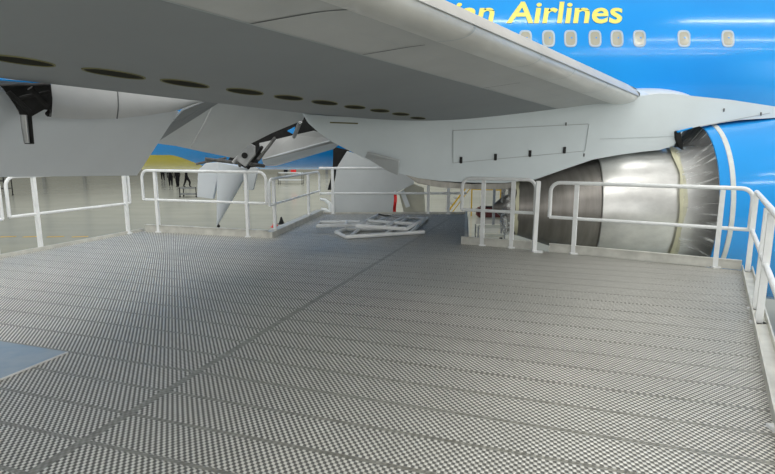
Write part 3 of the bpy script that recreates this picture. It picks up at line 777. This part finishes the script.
# white curved hose end
bm = B(); tube(bm, [P(x, y, 13.5) for x, y in ((320, 199), (325, 200), (329, 203), (331, 208), (331, 213))], [.03, .04, .05, .06, .07], 10)
tube(bm, [P(x, y, 13.5) for x, y in ((331, 213), (326, 210), (321, 209))], .04, 8)
tube(bm, [P(331, 213, 13.5), Vector((P(331, 213, 13.5).x, 13.5, ZF))], .05, 8)
tag(obj('air_duct', bm, M['white'], None, True), 'white curved air duct standing beside the grey landing gear door', 'duct')

# ---------------------------------------------------------------- background things on the hangar floor
def floorpt(px, py): return G(px, py, ZF)
# yellow stairs
b0_ = floorpt(470, 216)
ys = thing('maintenance_stairs', 'yellow maintenance stairs on the hangar floor behind the short railing', 'stairs', (b0_.x, b0_.y, ZF))
YY = b0_.y
def yp(px, py, dy=0): p = P(px, py, YY + dy); return p
for dy in (0, .9):
    bm = B(); bar(bm, yp(443, 218, dy), yp(468, 185, dy), .05, .08); obj('stringer', bm, M['yellow'], ys)
    bm = B(); bar(bm, yp(448, 218, dy), yp(472, 186, dy), .04, .04); obj('handrail', bm, M['yellow'], ys)
    for px in (472, 501):
        bm = B(); p = yp(px, 185, dy); bar(bm, p, (p.x, p.y, ZF), .06, .06); obj('leg', bm, M['yellow'], ys)
    bm = B(); bar(bm, yp(472, 189, dy), yp(501, 190, dy), .05, .07); obj('guard_bar', bm, M['yellow'], ys)
for i in range(6):
    q = yp(445 + 4.2 * i, 215 - 5.4 * i); bm = B(); box(bm, q + Vector((0, .45, 0)), (.22, .9, .03)); obj('tread', bm, M['steel'], ys)
bm = B(); a = yp(486.5, 187.5); box(bm, a + Vector((0, .45, 0)), (1.5, .95, .05)); obj('landing', bm, M['steel'], ys)
def trolley(name, label, px, py, w, d, h, shelves, m, mt):
    b = floorpt(px, py); t = thing(name, label, 'trolley', (b.x, b.y, ZF))
    for sx_ in (-1, 1):
        for sy_ in (-1, 1):
            bm = B(); bar(bm, (b.x + sx_ * w / 2, b.y + sy_ * d / 2, ZF + .1), (b.x + sx_ * w / 2, b.y + sy_ * d / 2, ZF + h), .05, .05); obj('upright', bm, m, t)
            bm = B(); tube(bm, [(b.x + sx_ * w / 2, b.y + sy_ * d / 2 - .02, ZF + .06), (b.x + sx_ * w / 2, b.y + sy_ * d / 2 + .02, ZF + .06)], .06, 12); obj('castor', bm, M['rubber'], t, True)
    for f in shelves:
        bm = B(); box(bm, (b.x, b.y, ZF + h * f), (w, d, .06)); bar(bm, (b.x - w / 2, b.y - d / 2, ZF + h * f + .05), (b.x + w / 2, b.y - d / 2, ZF + h * f + .05), .02, .08); obj('shelf', bm, mt, t)
    return t, b
t, b = trolley('tool_trolley', 'pale two-shelf tool trolley on the floor behind the short railing', 489.5, 241, 1.0, .6, .62, (.35, .95), M['steel'], M['cream'])
bm = B(); bar(bm, (b.x + .12, b.y, ZF + .6), (b.x + .12, b.y, ZF + 2.0), .09, .09); obj('mast', bm, M['steel'], t)
bx = floorpt(488, 216)
bm = B(); box(bm, (bx.x, bx.y - .8, ZF + .3), (1.5, .6, .5)); bmesh.ops.bevel(bm, geom=list(bm.edges), offset=.08, segments=2, affect='EDGES')
c = tag(obj('equipment_case', bm, M['redbox']), 'dark red equipment case on the floor in front of yellow stairs', 'case')
bm = B(); box(bm, (bx.x, bx.y - .8, ZF + .57), (1.1, .4, .06)); obj('lid', bm, M['black'], c)
# small trolleys far away
t, b = trolley('equipment_cart', 'small dark cart standing beside the people in black', 190, 197, 1.2, .7, .75, (.3, .9), M['black'], M['steel'])
t, b = trolley('work_table', 'far white work table with dark frame under the blue fuselage belly', 291, 184, 2.4, .9, 1.2, (.35, .95), M['black'], M['white'])
for dx, h, w, m, nm, lab, ct in ((.3, .35, .5, 'red', 'toolbox', 'red toolbox on the far white work table', 'toolbox'), (-.5, .5, .35, 'black', 'storage_bin', 'black bin on the far white work table', 'bin')):
    bm = B(); box(bm, (b.x + dx, b.y, ZF + 1.17 + h / 2), (w, .4, h)); bmesh.ops.bevel(bm, geom=list(bm.edges), offset=.03, segments=1, affect='EDGES')
    q = tag(obj(nm, bm, M[m]), lab, ct); bm = B(); bar(bm, (b.x + dx - .1, b.y, ZF + 1.2 + h), (b.x + dx + .1, b.y, ZF + 1.2 + h), .03, .05); obj('handle', bm, M['steel'], q)
t, b = trolley('equipment_rack', 'dark equipment rack at the left frame border beyond the railing', 2, 196, 1.1, .8, 1.9, (.3, .6, .95), M['black'], M['midm'])
# small pylons (cones) on the floor behind diagonal kerb
for px, py, m, nm in ((281.5, 224, 'rubber', 'black'), (275, 227, 'red', 'red')):
    b = floorpt(px, py); b = b + Vector((0, 0, 0)); bm = B()
    for i in range(1): tube(bm, [b, b + Vector((0, 0, .03)), b + Vector((0, 0, .031)), b + Vector((0, 0, .34))], [.19, .19, .13, .03], 14)
    tag(obj('wheel_chock' if False else 'floor_cone', bm, M[m], None, True), nm + ' cone on the hangar floor just behind the diagonal platform kerb', 'cone')

# ---- people
def person(label, px, py, rz, stride, top, legs, hair):
    b = floorpt(px, py); t = thing('person', label, 'person', (b.x, b.y, ZF), rz=rz)
    def skin(name, verts, edges, m, parent=t, root=0):
        me = bpy.data.meshes.new(name); me.from_pydata([v[:3] for v in verts], edges, []); o = bpy.data.objects.new(name, me); COL.objects.link(o)
        md = o.modifiers.new('s', 'SKIN'); ss = o.modifiers.new('u', 'SUBSURF'); ss.levels = 1
        for i, v in enumerate(verts): me.skin_vertices[0].data[i].radius = (v[3], v[4])
        me.skin_vertices[0].data[root].use_root = True
        dg = bpy.context.evaluated_depsgraph_get(); me2 = bpy.data.meshes.new_from_object(o.evaluated_get(dg)); COL.objects.unlink(o); bpy.data.objects.remove(o)
        me2.name = name; me2.materials.clear(); me2.materials.append(m); o2 = bpy.data.objects.new(name, me2); COL.objects.link(o2); o2.parent = parent
        for p in me2.polygons: p.use_smooth = True
        return o2
    s = stride
    V = [(0, 0, .95, .16, .12), (0, 0, 1.15, .14, .11), (0, 0, 1.38, .18, .12), (0, 0, 1.48, .07, .07), (0, .01, 1.56, .06, .06), (0, .0, 1.64, .085, .095), (0, 0, 1.73, .06, .07),
         (.1, 0, .88, .1, .1), (.11, -s * .5, .48, .07, .07), (.11, -s * .35 - .02, .08, .045, .05), (.11, -s * .35 - .2, .04, .04, .035),
         (-.1, 0, .88, .1, .1), (-.11, s * .2, .48, .07, .07), (-.11, s * .5, .1, .045, .05), (-.11, s * .5 - .18, .04, .04, .035),
         (.21, 0, 1.41, .06, .06), (.26, .02, 1.14, .045, .045), (.25, -.1, .88, .035, .035), (.25, -.13, .8, .03, .04),
         (-.21, 0, 1.41, .06, .06), (-.26, .02, 1.14, .045, .045), (-.25, -.1, .88, .035, .035), (-.25, -.13, .8, .03, .04)]
    V = [(a, b, c, d * k, e * k) for (a, b, c, d, e), k in zip(V, [1.15] * 3 + [1] * 4 + [1.45] * 3 + [1.2] + [1.45] * 3 + [1.2] + [1.2] * 8)]
    E = [(0, 1), (1, 2), (2, 3), (3, 4), (4, 5), (5, 6), (0, 7), (7, 8), (8, 9), (9, 10), (0, 11), (11, 12), (12, 13), (13, 14), (2, 15), (15, 16), (16, 17), (17, 18), (2, 19), (19, 20), (20, 21), (21, 22)]
    skin('body', V, E, top)
    bm = B(); bmesh.ops.create_uvsphere(bm, u_segments=14, v_segments=10, radius=.115, matrix=Matrix.Translation((0, .02, 1.69)) @ Matrix.Diagonal((.9, 1, .75, 1)))
    o = obj('hair', bm, hair); o.parent = t
    return t
person('person in black standing left of the group beyond the back railing', 171, 186, .3, .1, M['black'], M['black'], M['black'])
person('person in black standing in the middle of the group beyond the railing', 178, 187, -.2, .12, M['black'], M['black'], M['black'])
person('person in black mid-stride at the right of the group', 187, 187, 1.7, .55, M['black'], M['black'], M['black'])
person('person in black at far left of the group, farther away', 163, 180, .8, .1, M['black'], M['black'], M['black'])

# ---------------------------------------------------------------- light
w = bpy.data.worlds.new('hangar_air'); SC.world = w; w.use_nodes = True
bgn = w.node_tree.nodes['Background']; nt = w.node_tree
tc = nt.nodes.new('ShaderNodeTexCoord'); sp = nt.nodes.new('ShaderNodeSeparateXYZ'); nt.links.new(tc.outputs['Generated'], sp.inputs[0])
rp = nt.nodes.new('ShaderNodeValToRGB'); mr = nt.nodes.new('ShaderNodeMapRange'); mr.inputs[1].default_value = -.3; mr.inputs[2].default_value = 1
nt.links.new(sp.outputs[2], mr.inputs[0]); nt.links.new(mr.outputs[0], rp.inputs[0]); nt.links.new(rp.outputs[0], bgn.inputs[0])
rp.color_ramp.elements[0].color = (.50, .50, .47, 1); rp.color_ramp.elements[1].color = (.86, .86, .84, 1)
bgn.inputs[1].default_value = .62
def area(name, loc, target, size, size_y, power, col=(1, 1, 1)):
    l = bpy.data.lights.new(name, 'AREA'); l.shape = 'RECTANGLE'; l.size = size; l.size_y = size_y; l.energy = power; l.color = col
    o = bpy.data.objects.new(name, l); COL.objects.link(o); o.location = loc
    d = Vector(target) - Vector(loc); o.rotation_euler = d.to_track_quat('-Z', 'Y').to_euler(); return o
for i, y in enumerate((-9, -4, 2, 9)):
    for x in (-14, 2, 18):
        area('ceiling_strip_light', (x, y, 13), (x, y, 0), 11, .5, 420, (1, .99, .95))
area('door_daylight', (30, -2, 5), (3, 6, 0), 16, 9, 2300, (1, .97, .91))
area('rear_fill_light', (-4, -16, 3.5), (0, 8, 1.2), 30, 6, 950, (1, .99, .97))  # soft fill added behind the camera to lift undersides and rail fronts
area('far_bay_light', (-10, 42, 13), (-6, 40, 0), 50, 22, 4200, (1, .99, .95))
SC.view_settings.view_transform = 'Standard'; SC.view_settings.look = 'None'
SC.view_settings.exposure = 0.0
